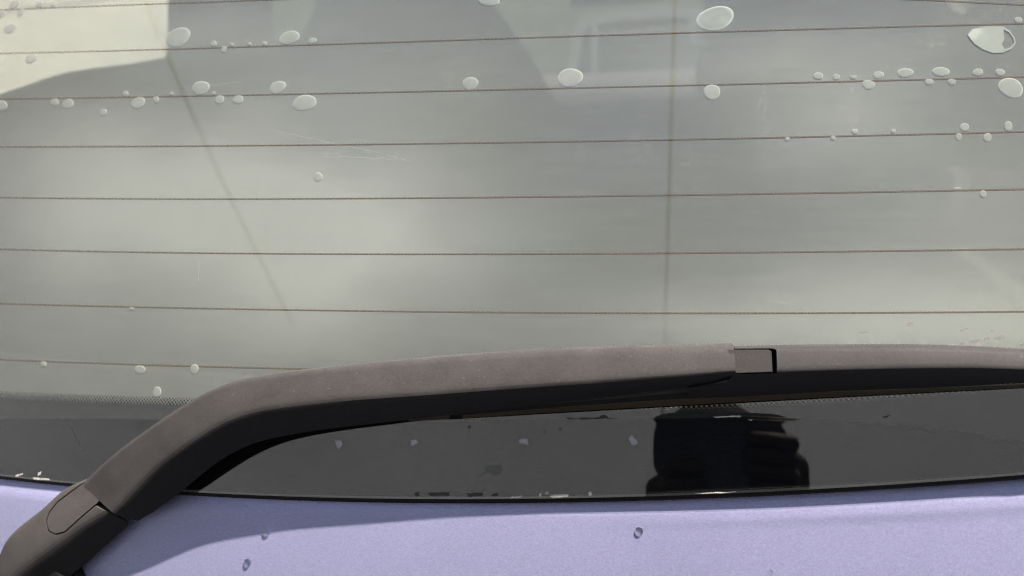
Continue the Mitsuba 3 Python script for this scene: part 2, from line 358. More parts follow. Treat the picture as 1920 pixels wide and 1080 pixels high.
# heater lines
LINES = [[(-497.33, 288.68), (-402.47, 273.29), (-321.39, 262.52), (-253.59, 254.33), (-196.47, 248.91)],
         [(-485.62, 250.22), (-320.85, 228.99), (-192.92, 217.10), (-105.80, 211.58), (-39.15, 209.01), (6.40, 207.64), (64.13, 207.05), (117.81, 206.11), (173.01, 206.12)],
         [(-474.54, 212.40), (-314.63, 194.79), (-189.45, 185.07), (-103.85, 180.37), (-38.27, 178.05), (6.56, 177.40), (91.00, 176.75), (170.70, 177.23)],
         [(-463.82, 174.32), (-307.33, 160.39), (-186.01, 152.51), (-101.94, 148.97), (-37.42, 147.52), (6.72, 146.97), (89.92, 147.43), (168.47, 148.42)],
         [(-453.46, 136.04), (-301.40, 125.36), (-182.66, 119.81), (-100.06, 117.39), (-36.59, 117.08), (6.89, 116.93), (88.87, 117.91), (166.27, 119.15)],
         [(-443.77, 98.72), (-295.77, 90.98), (-179.43, 87.30), (-98.25, 85.95), (-35.76, 86.17), (7.06, 86.42), (87.85, 87.94), (164.14, 89.73)],
         [(-434.42, 61.16), (-290.37, 56.86), (-176.34, 55.26), (-96.50, 54.93), (-34.95, 55.11), (7.24, 55.76), (86.85, 57.57), (162.05, 59.92)],
         [(-425.57, 24.07), (-368.24, 23.15), (-285.15, 22.67), (-196.07, 22.50), (-94.79, 23.73), (7.41, 26.00), (160.14, 31.69)]]
for ln in LINES:
    p = np.array(ln)
    k = np.polyfit(p[:, 0], p[:, 1], 3 if len(p) > 4 else 2)
    u = np.arange(-600, 500, 6.0); c = np.clip(u, p[0, 0] - 15, p[-1, 0] + 15)
    vv = np.polyval(k, c) + np.polyval(np.polyder(k), c) * (u - c)
    if ln is LINES[-1]:
        u, vv = u[:], vv[:]
    key = nxt('car__rear_window__heater_line')
    w = .35
    a = np.stack([np.c_[u, vv - w, 0 * u - 1.1], np.c_[u, vv + w, 0 * u - 1.1]], 1).reshape(-1, 3)
    entry(key, (world(a), tri(grid_faces(len(u), 2))), 'heater_brown', True)

# blisters in the film, along the heater lines
rng = np.random.default_rng(4)
BUB = np.array([(-482.29, 290.09, 5.45, 3.12, 3.07), (-453.53, 284.43, 3.68, 2.47, 2.94), (-438.25, 281.08, 2.44, 1.22, 2.78), (-472.71, 281.52, 4.08, 3.01, -2.97), (-495.69, 284.67, 5.89, 3.47, 2.94), (-481.02, 269.85, 6.67, 3.96, 3.01), (-449.85, 240.44, 5.94, 3.92, 3.09), (-315.38, 236.65, 10.16, 6.84, 3.01), (-229.61, 225.41, 7.42, 4.46, 3.09), (-213.17, 221.39, 2.91, 2.18, 2.98), (-285.71, 228.17, 2.51, 1.88, 2.82), (-277.15, 223.01, 2.28, 2.01, 2.33), (-271.52, 225.66, 1.70, 1.07, 2.81), (-258.25, 224.41, 1.66, 1.06, 2.82), (-246.84, 223.43, 2.04, 1.40, 2.77), (-290.62, 198.04, 6.75, 4.60, 3.09), (-233.56, 192.70, 5.80, 4.02, 3.14), (-213.73, 180.89, 7.77, 5.30, 3.13), (-351.97, 200.73, 2.93, 1.82, 2.80), (-313.30, 196.42, 1.79, 1.07, 2.86), (-280.12, 193.33, 1.68, 1.05, 2.86), (-472.07, 206.95, 6.97, 3.90, 2.78), (-416.59, 202.25, 4.30, 2.74, 2.83), (-403.23, 199.43, 5.41, 3.70, 2.92), (-340.08, 192.98, 6.21, 3.84, 3.01), (-325.25, 193.62, 2.87, 2.07, 2.62), (-369.02, 189.32, 3.27, 2.34, 2.87), (-274.96, 188.50, 3.81, 2.73, 2.73), (-260.99, 187.17, 3.78, 2.96, 3.01), (-199.10, 133.57, 3.11, 2.62, 2.22), (-102.12, 236.20, 6.46, 3.71, 2.96), (-109.91, 184.95, 4.81, 3.82, 2.83), (-53.33, 184.83, 6.64, 5.76, -3.06), (23.30, 215.16, 9.59, 7.27, -3.01), (21.54, 172.85, 4.37, 4.16, -2.34), (74.25, 179.91, 2.33, 2.07, 3.10), (83.01, 179.05, 1.80, 1.47, 3.12), (91.22, 178.81, 1.53, 1.17, 3.13), (103.23, 179.65, 2.54, 2.05, -3.13), (98.19, 174.53, 3.05, 2.62, -3.12), (115.92, 180.51, 3.78, 2.62, -3.14), (132.73, 180.72, 3.99, 2.60, -3.13), (126.93, 175.34, 2.00, 1.73, -3.05), (137.37, 175.15, 1.99, 1.72, -3.03), (149.82, 180.12, 2.47, 2.01, -3.06), (160.16, 179.96, 2.20, 2.01, 2.68), (164.44, 171.63, 5.82, 5.14, 2.75), (170.73, 208.30, 1.81, 1.70, 0.92), (90.89, 149.37, 1.51, 1.42, -3.01), (108.92, 149.39, 1.25, 1.13, -3.01), (58.42, 145.96, 1.16, 1.15, 3.14), (80.41, 146.13, 1.27, 1.14, -3.10), (141.79, 151.02, 2.25, 1.94, 1.34), (138.79, 146.03, 1.95, 1.46, 1.44), (161.74, 151.46, 2.51, 1.92, 1.40), (151.89, 145.68, 2.23, 1.92, 1.31), (136.72, 119.47, 1.93, 0.67, -3.13), (148.07, 116.83, 1.89, 1.43, 1.41), (-320.25, 56.48, 2.08, 0.98, 3.08), (-386.01, 21.59, 2.81, 1.67, 3.05), (-307.60, 19.75, 4.02, 2.52, 3.07), (-268.31, 20.89, 3.08, 2.69, 2.69), (-292.96, 6.95, 3.29, 2.92, 2.41)])
ang = np.arange(24) * np.pi / 12
for cx, cy, rx, ry, th in BUB:
    rr = np.array([.0, .35, .65, .85, .95, 1.0]); hh = np.array([-.80, -.81, -.84, -.90, -1.0, -1.2])
    wob = 1 + .05 * np.sin(ang * 2 + rng.uniform(0, 6)) + .03 * np.sin(ang * 3 + rng.uniform(0, 6))
    x, y = np.cos(ang) * wob * rx, np.sin(ang) * wob * ry
    c, s = math.cos(th), math.sin(th)
    a = np.concatenate([np.c_[cx + r * (x * c - y * s), cy + r * (x * s + y * c), np.full(24, h)] for r, h in zip(rr, hh)])
    entry(nxt('car__rear_window__film_blister'), (world(a), tri(grid_faces(6, 24, True))), 'bubble_white', True, uv=np.c_[np.repeat(rr, 24), np.tile(ang, 6)])
# the big torn blister at top right: a shell with a hole and a rim around it
OUT = np.array(np.array([(146.40, 200.48), (148.59, 203.38), (154.46, 205.01), (163.17, 204.81), (166.21, 202.39), (168.12, 198.25), (168.39, 195.33), (166.19, 192.46), (162.09, 190.50), (157.63, 190.29), (153.07, 192.41), (149.07, 195.71)]))
HOLE = np.array(np.array([(163.51, 202.74), (165.63, 201.23), (167.13, 198.27), (167.44, 195.93), (165.79, 193.63), (163.23, 192.51), (162.19, 195.15), (163.58, 197.17)]))
g = Polygon(OUT).buffer(1.0).buffer(-1.0).difference(Polygon(HOLE).buffer(.3))
m = trimesh.creation.extrude_polygon(g, .25, engine='earcut'); m.vertices[:, 2] -= 1.1
m.vertices = world(m.vertices)
cen = world(np.c_[OUT.mean(0)[None], [[-1]]])[0]
entry(nxt('car__rear_window__film_blister'), (np.array(m.vertices), np.array(m.faces)), 'bubble_white', False, uv=np.c_[np.clip(np.linalg.norm(m.vertices - cen, axis=1) / .012, 0, 1), np.zeros(len(m.vertices))],
      label='large torn film blister at top right with a hole in it')

def patch(key, pts, h, bsdf, seed=0, rough=.25, n=28, **tags):
    """A thin irregular flake with the outline pts."""
    g = Polygon(pts).buffer(0)
    r = np.random.default_rng(seed)
    ln = g.exterior
    q = np.array([ln.interpolate(x, normalized=True).coords[0] for x in np.arange(n) / n])
    q = q + r.normal(0, rough, q.shape)
    g = Polygon(q).buffer(0)
    for s in getattr(g, 'geoms', [g]):
        if s.area < .05: continue
        m = trimesh.creation.extrude_polygon(s, .06, engine='earcut'); m.vertices[:, 2] += h
        m.vertices = world(m.vertices)
        entry(nxt(key), m, bsdf, False, **tags); break

for i, q in enumerate([[(-173.42, -15.03), (-169.66, -14.85), (-169.15, -17.05), (-171.09, -19.93), (-172.54, -17.78)], [(-130.21, -12.91), (-127.60, -12.24), (-126.31, -13.80), (-128.29, -14.99), (-130.02, -15.62)], [(-72.33, -9.56), (-68.53, -8.85), (-67.84, -12.48), (-69.51, -11.52), (-72.81, -11.16)], [(-18.29, -5.94), (-16.25, -5.33), (-14.68, -6.79), (-13.63, -8.77), (-15.66, -9.89), (-17.22, -8.44)]]):
    patch('car__rear_window__paint_chip', q, -.7, 'chip_lilac', i, .18)
for i, q in enumerate([[(-89.90, -24.14), (-86.07, -22.88), (-81.11, -22.34), (-80.13, -25.68), (-81.98, -27.35), (-85.84, -27.57), (-88.70, -25.91)], [(-92.47, -28.48), (-89.79, -26.23), (-88.15, -25.61), (-88.64, -26.95), (-91.34, -28.68)]]):
    patch('car__rear_window__grey_flake', q, .03, 'flake_grey', 20 + i, .15)
for i, q in enumerate([[(-33.05, 2.93), (-30.98, 4.58), (-28.87, 3.88), (-27.80, 2.89), (-31.45, 2.22)], [(-99.68, -4.45), (-97.72, -3.83), (-97.93, -5.18), (-99.35, -5.24)], [(-60.26, -5.05), (-58.92, -4.73), (-58.88, -5.77), (-59.96, -5.82)], [(-52.52, -2.87), (-50.92, -2.80), (-51.14, -4.11), (-52.49, -3.91)], [(-126.66, -39.05), (-123.79, -38.33), (-123.37, -40.42), (-125.36, -41.08)], [(-119.14, -38.56), (-107.48, -37.28), (-107.09, -39.09), (-117.88, -40.33)], [(-98.15, -37.47), (-90.11, -36.43), (-90.02, -38.24), (-97.51, -38.99)], [(-85.40, -36.65), (-82.12, -36.18), (-82.04, -37.73), (-85.32, -38.20)], [(-49.46, 1.97), (-36.20, 2.80), (-17.94, 3.05), (-36.18, 1.89), (-49.45, 1.45)], [(98.08, 9.25), (101.11, 9.62), (100.14, 8.61), (98.27, 8.28)]]):
    patch('car__rear_window__black_smear', q, .03, 'grime_dark', 40 + i, .22)
for i, q in enumerate([[(-76.02, -37.85), (-70.09, -36.96), (-70.60, -37.76), (-75.73, -38.35)], [(-61.28, -35.38), (-60.22, -35.05), (-60.43, -36.60), (-60.95, -36.89)], [(-58.36, -34.94), (-57.06, -33.84), (-56.74, -35.35)], [(-56.44, -36.34), (-52.24, -35.06), (-46.98, -34.73), (-46.68, -35.73), (-53.51, -36.67)], [(-37.08, -33.36), (-35.81, -32.52), (-35.25, -34.00), (-36.52, -34.83)], [(13.18, -30.42), (21.27, -29.69), (24.93, -29.35), (38.23, -28.07), (40.88, -27.43), (40.40, -27.94), (24.92, -29.71), (13.43, -30.77)], [(-395.63, -47.31), (-388.54, -45.55), (-389.26, -46.56), (-394.51, -48.20)], [(-379.91, -47.53), (-366.54, -47.26), (-365.50, -48.13), (-378.77, -48.72)], [(-354.20, -47.99), (-350.50, -47.11), (-350.70, -48.37), (-357.07, -48.81)], [(-376.00, -44.41), (-373.47, -43.61), (-373.99, -45.54), (-376.08, -46.32)], [(21.77, 5.76), (34.84, 6.82), (34.34, 6.04), (22.51, 5.29)], [(37.76, 5.19), (40.20, 5.04), (39.22, 4.50)]]):
    patch('car__rear_window__white_residue', q, .05, 'chip_white', 60 + i, .12)
for i, q in enumerate([[(136.99, 45.15), (140.74, 46.26), (145.67, 47.90), (146.02, 46.17), (142.03, 44.81), (137.87, 44.43)], [(147.68, 46.97), (153.05, 48.62), (152.73, 47.12), (148.99, 46.01)], [(133.25, 44.29), (135.14, 45.10), (134.59, 43.59), (133.19, 43.29)], [(133.10, 50.03), (136.89, 51.64), (137.08, 50.89), (133.53, 49.54)], [(146.26, 50.16), (148.83, 50.73), (148.30, 49.72), (146.46, 49.66)], [(88.82, 48.32), (94.53, 47.97), (91.64, 47.13), (89.27, 47.57)], [(62.12, 40.46), (65.05, 41.05), (64.54, 40.02)], [(159.16, 44.35), (161.32, 45.90), (161.12, 42.94)], [(110.35, 53.20), (113.19, 53.52), (112.89, 52.00), (110.76, 51.69)]]):
    patch('car__rear_window__dried_spot', q, .03, 'spot_grey', 90 + i, .3)
for q in [[(-237.19, 166.17), (-192.76, 153.70), (-165.04, 146.89), (-135.11, 137.18)], [(-197.05, 145.43), (-168.01, 143.19), (-151.43, 141.08)], [(-288.72, 199.11), (-268.56, 198.44), (-258.84, 198.87)], [(-358.22, -12.15), (-350.62, -20.42), (-339.14, -32.39)], [(47.78, 65.62), (57.68, 64.20), (62.62, 65.07)], [(-274.21, 86.00), (-272.91, 79.79), (-272.40, 68.51)], [(-83.81, 34.14), (-50.63, 37.62), (-23.86, 39.58)]]:
    q = resample(np.array(q), 12)
    d = np.gradient(q, axis=0); d = np.stack([-d[:, 1], d[:, 0]], -1) / np.linalg.norm(d, axis=1, keepdims=True)
    wd = np.sin(np.linspace(.15, np.pi - .15, 12))[:, None] * .22
    a = np.stack([np.c_[q - d * wd, np.full(12, .05)], np.c_[q + d * wd, np.full(12, .05)]], 1).reshape(-1, 3)
    entry(nxt('car__rear_window__scratch'), (world(a), tri(grid_faces(12, 2))), 'scratch_pale')

# seal in the gap below the glass
k = np.arange(10) * np.pi / 5
u = np.arange(-640, 520, 5.0)
a = np.stack([np.c_[u, edge(u) - .6 + 1.9 * math.cos(x), 0 * u - 4.8 + 1.8 * math.sin(x)] for x in k], 1).reshape(-1, 3)
entry('car__window_seal', (world(a), tri(grid_faces(len(u), 10, True))), 'black_rubber', True, label='black rubber seal between rear window and lilac tailgate')

# ---------------------------------------------------------------- the car: tailgate
def panel_h(u, t):
    hp = np.interp(u, [-420, -300, -200, -60, 60, 220], [-1.8, -1.6, -2.2, -4.2, -5.2, -5.6])
    tc = np.interp(u, [-420, -300, -100, 60, 220], [13, 12, 9, 10, 12])
    r = np.interp(u, [-420, -300, -100, 220], [19, 18, 12, 14])
    s = np.clip((tc - t) / r, 0, .995)
    d = np.maximum(t - tc, 0)
    return hp - r * (1 - np.sqrt(1 - s * s)) - .045 * d - d ** 2 / 1500.0 + .35 * np.exp(-((t - tc - 3) / 3.0) ** 2) * np.clip((u + 60) / 150, 0, 1)
us2 = np.r_[np.arange(-680, -420, 20), np.arange(-420, 230, 3.0), np.arange(230, 561, 20)]
ts = np.r_[np.arange(-4, 30, .6), np.arange(30, 80, 2), np.arange(80, 420, 10)]
uu, tt = np.meshgrid(us2, ts)
a = np.stack([uu, edge(uu) - tt, panel_h(uu, tt)], -1).reshape(-1, 3)
entry('car__tailgate', (world(a), tri(grid_faces(len(ts), len(us2)))), 'lilac_paint', True, label='lilac metallic painted tailgate below the rear window')

# ---------------------------------------------------------------- the car: rear wiper
AU = np.array([(-326.90, -46.38, 14.00), (-307.27, -31.38, 18.00), (-280.94, -15.13, 22.50), (-261.68, -4.05, 25.00), (-245.36, 4.67, 26.80), (-227.10, 12.47, 27.60), (-202.86, 17.55, 27.60), (-160.86, 22.72, 27.00), (-115.78, 27.84, 26.00), (-72.96, 31.74, 25.50), (-32.15, 34.47, 25.50), (6.83, 36.37, 26.00), (29.44, 37.44, 26.00)])
AR = np.array([(-296.45, -61.49, 17.50), (-290.06, -56.02, 19.00), (-269.39, -37.36, 23.80), (-252.50, -26.51, 27.00), (-237.32, -16.61, 29.40), (-224.32, -9.48, 30.60), (-208.80, -3.70, 31.00), (-188.77, 0.03, 31.00), (-159.62, 4.05, 30.50), (-111.32, 8.91, 30.00), (-67.99, 13.46, 29.50), (-26.49, 17.57, 29.50), (6.84, 21.31, 30.00), (29.96, 23.97, 30.00)])
AL = np.array([(-289.73, -65.21, 5.00), (-263.57, -49.38, 8.00), (-243.36, -34.50, 11.00), (-228.57, -25.12, 13.00), (-211.94, -18.08, 14.50), (-185.54, -11.84, 15.00), (-163.48, -8.11, 15.00), (-134.48, -3.89, 14.50), (-88.23, 3.04, 14.00), (-37.65, 10.90, 14.00), (-2.62, 16.45, 14.00), (12.01, 18.41, 15.00), (30.18, 23.41, 16.00)])
arm = loft(AU, AR, AL, 0, 0, 0, -1, n=170, soft=3.0, radii=(1, 4, 6, 1.5))
TONGUE = np.array([(-309.62, -54.40), (-313.73, -57.61), (-331.66, -72.75), (-338.56, -74.82), (-344.50, -73.60), (-348.19, -69.20), (-347.82, -64.43), (-343.49, -58.74), (-325.53, -45.89), (-318.85, -41.02)])
STONGUE = np.array([(26.95, 35.48), (44.20, 35.95), (45.56, 35.27), (45.88, 26.04), (26.91, 24.71)])
stub = prism(STONGUE, 20, 27.4, 0, .8)
HU = np.array([(-394.58, -102.66, 7.00), (-388.92, -92.39, 10.00), (-384.18, -84.69, 11.50), (-376.82, -77.79, 12.50), (-357.29, -63.97, 13.00), (-340.87, -51.01, 13.00), (-326.80, -45.55, 13.00)])
HR = np.array([(-391.93, -105.24, 8.00), (-381.25, -106.14, 13.00), (-373.23, -103.68, 15.00), (-363.27, -97.31, 16.50), (-345.14, -85.65, 17.50), (-323.51, -71.14, 18.00), (-302.04, -59.37, 17.50)])
HL = np.array([(-396.19, -118.93, 3.00), (-387.31, -126.96, 3.00), (-374.71, -127.45, 3.00), (-364.32, -122.25, 3.00), (-352.39, -112.49, 3.00), (-334.57, -99.75, 3.50), (-316.41, -85.20, 4.00), (-295.40, -67.71, 5.00)])
head = loft(HU, HR, HL, 0, 0, 0, -1, n=90, soft=2.0, radii=(1, 4, 6, 2.0), back=3)
pocket = prism(np.array(Polygon(TONGUE).buffer(-3, 12).buffer(3, 12).exterior.coords)[:-1], 8.5, 60, .8)
TONGUE = np.array(Polygon(TONGUE).buffer(-3, 12).buffer(3, 12).exterior.coords)[:-1]
tongue = (head ^ prism(TONGUE, 9.5, 60)) + prism(np.array([(-316.96, -51.28), (-312.63, -53.88), (-309.04, -52.16), (-314.78, -40.85), (-320.23, -41.20), (-324.29, -45.32)]), 8, 13)
head = head - pocket - prism(np.array(np.array([(-312.37, -57.36), (-308.42, -53.31), (-296.08, -59.53), (-293.35, -62.71), (-301.55, -60.53)])), 9, 60, .2)
body = arm + tongue + stub
solid('car__rear_wiper__arm', body, 'dusty_shaded_plastic', 38, step=3.0, label='curved dusty charcoal wiper arm')
solid('car__rear_wiper__pivot_cap', head, 'dusty_shaded_plastic', 38, step=3.0, label='round-ended charcoal cap over the wiper pivot')
SU = np.array([(9.22, 35.21), (30.37, 36.49), (46.53, 37.41), (80.37, 38.82), (113.29, 39.78), (134.78, 39.74), (149.60, 39.30), (227.84, 35.51)])
SR = np.array([(9.23, 21.99), (30.13, 24.11), (45.42, 25.32), (82.44, 27.72), (132.82, 29.90), (148.15, 29.99), (225.96, 30.01)])
SL = np.array([(9.74, 13.33), (31.59, 14.90), (60.08, 17.70), (86.32, 19.90), (117.47, 22.27), (155.36, 25.84), (237.91, 32.97)])
spine = loft(SU, SR, SL, [25, 25, 25, 24, 23, 20], [28, 28, 28, 27, 26, 22], [10, 10, 9, 9, 8, 8], [9, 9, 8, 8, 8, 7], n=90, soft=2.0, radii=(1, 2.6, 2.6, 1.0))
slot = prism(np.array([(-0.34, 35.14), (46.03, 36.72), (47.84, 36.05), (47.69, 25.63), (-0.22, 22.88)]), 16, 60, .1)
spine = spine - slot
spine = spine - prism(np.array([(-12.52, 15.59), (12.04, 18.22), (24.11, 20.12), (28.19, 22.98), (29.64, 25.49), (30.20, 40.69), (-12.89, 39.65)]), 4, 60)
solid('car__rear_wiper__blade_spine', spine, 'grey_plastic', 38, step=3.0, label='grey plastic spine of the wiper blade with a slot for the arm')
# low side of the blade that runs on under the arm
BU = np.array([(-105.33, 3.23), (-64.46, 9.54), (-27.93, 14.49), (12.20, 19.97), (36.54, 22.56)])
BR = np.array([(-104.70, 2.16), (-64.03, 7.42), (-27.72, 11.88), (12.15, 17.12), (36.33, 19.97)])
BL = np.array([(-105.45, 0.59), (-64.46, 5.41), (-27.89, 9.67), (7.32, 13.43), (36.58, 15.66)])
under = loft(BU, BR, BL, 9, 10, 7.5, 6, n=60, radii=(.5, .8, 1, .5), crown=0)
solid('car__rear_wiper__blade_frame', under, 'grey_plastic', 38)
KU = np.array([(-101.56, 1.84), (-49.69, 8.11), (7.36, 14.13), (36.79, 16.99), (87.24, 20.11), (118.74, 22.75), (157.03, 25.88), (240.54, 33.33)])
KR = np.array([(-101.38, 1.04), (-49.59, 7.07), (7.35, 13.10), (36.73, 15.47), (87.10, 19.35), (118.55, 22.00), (156.78, 25.25), (240.19, 33.05)])
KL = np.array([(-102.49, -0.69), (-50.11, 5.06), (7.46, 10.46), (37.14, 13.39), (88.09, 18.11), (119.91, 21.05), (158.60, 24.47), (242.99, 32.04)])
rub = loft(KU, KR, KL, 6.0, 6.5, 2.0, 1.4, n=90, radii=(.3, .5, .6, .3), crown=0, back=.5)
solid('car__rear_wiper__blade_rubber', rub, 'brown_rubber', 38, label='brownish rubber blade strip')
lip = loft(np.array([(-109.98, -0.06), (-50.14, 6.10), (7.45, 11.73), (88.12, 18.84), (158.66, 25.44), (243.09, 32.99)]), np.array([(-109.95, -0.60), (-50.12, 5.32), (7.45, 10.97), (88.10, 18.35), (158.63, 24.95), (243.04, 32.51)]), np.array([(-110.39, -1.41), (-50.31, 4.43), (7.49, 9.99), (88.47, 17.69), (159.29, 24.22), (244.08, 31.95)]), 1.4, 1.5, .15, .1, n=80, radii=(.1, .1, .1, .1), crown=0, back=.2)
solid('car__rear_wiper__wiping_lip', lip, 'black_rubber', 38)
clip_ = loft(np.array([(-129.68, -2.03), (-119.64, -0.53), (-108.86, 0.71)]), np.array([(-129.64, -2.57), (-119.60, -1.07), (-108.83, 0.18)]), np.array([(-130.64, -3.13), (-120.49, -2.15), (-109.05, -1.13)]), 6, 6.5, 3, 2, n=20, radii=(.2, .3, .3, .2), crown=0, back=.5)
solid('car__rear_wiper__blade_end', clip_, 'brown_rubber', 38)
# pivot collar under the cap
c = np.array([(-351.64, -110.62)])[0]
k = np.arange(48) * np.pi / 24
prof = [(21.5, -16), (21.5, -2), (20.8, 1), (20.4, 1.5), (20, 1), (17, 1), (16, 9), (0.01, 9)]
a = np.concatenate([np.c_[c[0] + r * np.cos(k), c[1] + r * np.sin(k), np.full(48, h)] for r, h in prof])
entry('car__rear_wiper__pivot_collar', (world(a), tri(grid_faces(len(prof), 48, True))), 'black_rubber', 40, label='black rubber collar round the wiper shaft')

# ---------------------------------------------------------------- the car: body and inside, seen through the pane
XC = -.08
def put(key, lo, hi, bsdf, r=.02, rot=None, **tags):
    m = box(lo, hi, r)
    if rot:
        c = (np.asarray(lo) + np.asarray(hi)) / 2
        m = m.translate(tuple(-c)).rotate(rot).translate(tuple(c))
    entry(nxt(key), to_tm(m), bsdf, 40, **tags)
put('car__roof', (XC - .66, .28, 1.455), (XC + .66, 2.05, 1.49), 'lilac_paint')
put('car__roof_liner', (XC - .64, .30, 1.435), (XC + .64, 2.0, 1.45), 'liner_beige')
put('car__parcel_shelf', (XC - .62, .05, .955), (XC + .62, .66, .975), 'felt_grey', .008)
put('car__cargo_floor', (XC - .64, .05, .30), (XC + .64, 2.9, .34), 'felt_grey', .008)
put('car__dashboard', (XC - .66, 2.2, .5), (XC + .66, 2.85, 1.11), 'trim_grey', .08)
put('car__bonnet', (XC - .66, 2.95, .6), (XC + .66, 3.9, .92), 'lilac_paint', .08)
# rear bench with headrests
def seat(key, x0, x1, y, z0, z1, hx0, hx1, hz, lab=None):
    put(key + '__backrest', (x0, y, z0), (x1, y + .16, z1), 'seat_cloth', .06, (8, 0, 0))
    put(key + '__cushion', (x0, y - .02, z0 - .06), (x1, y + .52, z0 + .08), 'seat_cloth', .05)
    put(key + '__headrest', (hx0, y + .02, z1 + .02), (hx1, y + .15, hz), 'seat_cloth', .055, (8, 0, 0))
    tag(key, lab)
put('car__rear_seat__cushion', (XC - .6, .74, .40), (XC + .6, 1.25, .52), 'seat_cloth', .05)
put('car__rear_seat__backrest', (XC - .60, .72, .45), (XC + .60, .88, 1.045), 'seat_cloth', .06)
hull = m3d.Manifold.batch_hull([m3d.Manifold.sphere(.05, 24).translate((x, y, z)) for y in (.80, .86) for x, z in ((-.52, 1.05), (-.52, 1.20), (-.512, 1.228), (-.465, 1.275), (-.43, 1.33), (-.40, 1.355), (-.345, 1.32), (-.30, 1.265), (-.255, 1.20), (-.21, 1.12), (-.19, 1.02))])
entry('car__rear_seat__headrest', to_tm(hull), 'seat_cloth', 40)
put('car__front_seat__backrest', (.062, 1.55, .42), (.585, 1.70, 1.22), 'seat_cloth', .05)
put('car__front_seat__headrest', (.075, 1.56, 1.20), (.575, 1.68, 1.42), 'seat_cloth', .05)
put('car__front_seat__cushion', (XC + .10, 1.6, .36), (XC + .58, 2.1, .48), 'seat_cloth', .05)
# side walls with window openings
def side(key, x0, x1, left):
    d = .001 if left else -.001
    yz = [(0.05, .3), (3.0, .3), (3.0, .93), (2.85, 1.0), (2.1, 1.47), (.28, 1.47), (.05, 1.03)]
    holes = [[(0.401, 1.204), (0.433, 1.213), (0.483, 1.222), (0.519, 1.229), (0.553, 1.234), (0.598, 1.237), (0.687, 1.241), (0.768, 1.247), (0.789, 1.299), (0.808, 1.362), (0.560, 1.359), (0.393, 1.346), (0.300, 1.203)], [(1.073, 1.259), (1.170, 1.268), (1.311, 1.274), (1.355, 1.417), (1.116, 1.400)]] if left else [[(1.655, 1.347), (1.629, 1.275), (1.568, 1.253), (1.527, 1.247), (1.487, 1.253), (1.450, 1.280), (1.446, 1.331)]]
    g = Polygon(yz)
    for h in holes:
        g = g.difference(Polygon(h).buffer(.012).buffer(-.012) if False else Polygon(h))
    m = trimesh.creation.extrude_polygon(g, abs(x1 - x0), engine='earcut')
    v = np.array(m.vertices); m.vertices = np.c_[v[:, 2] + min(x0, x1), v[:, 0], v[:, 1]]
    m.fix_normals()
    entry(key, m, 'trim_grey', 30)
    for h in holes:
        q = trimesh.creation.extrude_polygon(Polygon(h), .004, engine='earcut')
        w = np.array(Polygon(h).exterior.coords)[:-1]
        p2, f2 = trimesh.creation.triangulate_polygon(Polygon(h), engine='earcut')
        entry(nxt('car__side_window'), (np.c_[np.full(len(p2), (x0 + x1) / 2), p2], f2), 'clear_pane')
side('car__side_trim', -.74, -.76, True)
side('car__side_trim_001', .60, .62, False)
ws = np.array([[XC - .62, 2.86, 1.0], [XC + .62, 2.86, 1.0], [XC + .56, 2.06, 1.44], [XC - .56, 2.06, 1.44]])
entry('car__windscreen', (ws, np.array([[0, 1, 2], [0, 2, 3]])), 'clear_pane')
put('car__interior_mirror', (-.30, 2.14, 1.335), (-.02, 2.17, 1.385), 'trim_grey', .012)
# tailgate frame round the glass
def bar(key, q, bsdf='lilac_paint', h0=-26, h1=-3.2):
    m = prism(q, h0, h1, 0, 3)
    solid(key, m, bsdf, 40, step=30)
bar(nxt('car__tailgate_frame'), [(-690, -60), (-640, -60), (-640, 430), (-690, 470)])
bar(nxt('car__tailgate_frame'), [(522, -60), (572, -60), (572, 470), (522, 430)])
bar(nxt('car__tailgate_frame'), [(-690, 432), (572, 432), (572, 500), (-690, 500)])
tag('car', 'lilac hatchback car seen close from behind with rear window and wiper', 'car')

# ---------------------------------------------------------------- grey van ahead, seen through the windscreen
VY = 9.6
def at(x5, z5):                                      # from the view 5 m ahead to the van's tail
    k = (VY + .3392) / 5.3392
    return (x5 * k, 1.2404 + (z5 - 1.2404) * k)
scene['van_grey'] = two({'type': 'principled', 'base_color': rgb(.16, .17, .165), 'roughness': .4, 'clearcoat': .6})
scene['van_pale'] = two({'type': 'principled', 'base_color': rgb(.88, .88, .84), 'roughness': .4})
scene['dark_pane'] = two({'type': 'principled', 'base_color': rgb(.03, .033, .035), 'roughness': .12})
scene['lamp_red'] = two({'type': 'principled', 'base_color': rgb(.75, .10, .07), 'roughness': .3})
def van_prism(pts, y0, y1, key, bsdf):
    m = trimesh.creation.extrude_polygon(Polygon(pts), y1 - y0, engine='earcut')
    v = np.array(m.vertices); m.vertices = np.c_[v[:, 0], y0 + v[:, 2], v[:, 1]]; m.fix_normals()
    entry(key, m, bsdf, 30)
outer = [at(*p) for p in ((-.70, .80), (-.648, .98), (-.60, 1.28), (-.57, 1.32), (-.52, 1.352), (-.30, 1.372), (0.0, 1.373), (.20, 1.355), (.25, 1.30), (.30, .98), (.35, .80))]
lowp = [(-1.5, .45), (1.1, .45), (1.1, .6), outer[-1], outer[0], (-1.5, .6)]
van_prism(outer + [(outer[-1][0], .4), (outer[0][0], .4)], VY + .02, VY + 4.2, 'parked_van__body', 'van_grey')
def rail(p, w):
    from shapely.geometry import LineString
    return LineString(p).buffer(w, cap_style=2)
for p, w in ((outer[1:-1], .06), ([at(-.485, 1.345), at(-.495, .97)], .04), ([at(.14, 1.36), at(.15, 1.17)], .04), ([at(-.47, 1.262), at(.12, 1.275)], .02)):
    van_prism(np.array(rail(p, w).exterior.coords)[:-1], VY - .03, VY + .03, nxt('parked_van__window_surround'), 'van_pale')
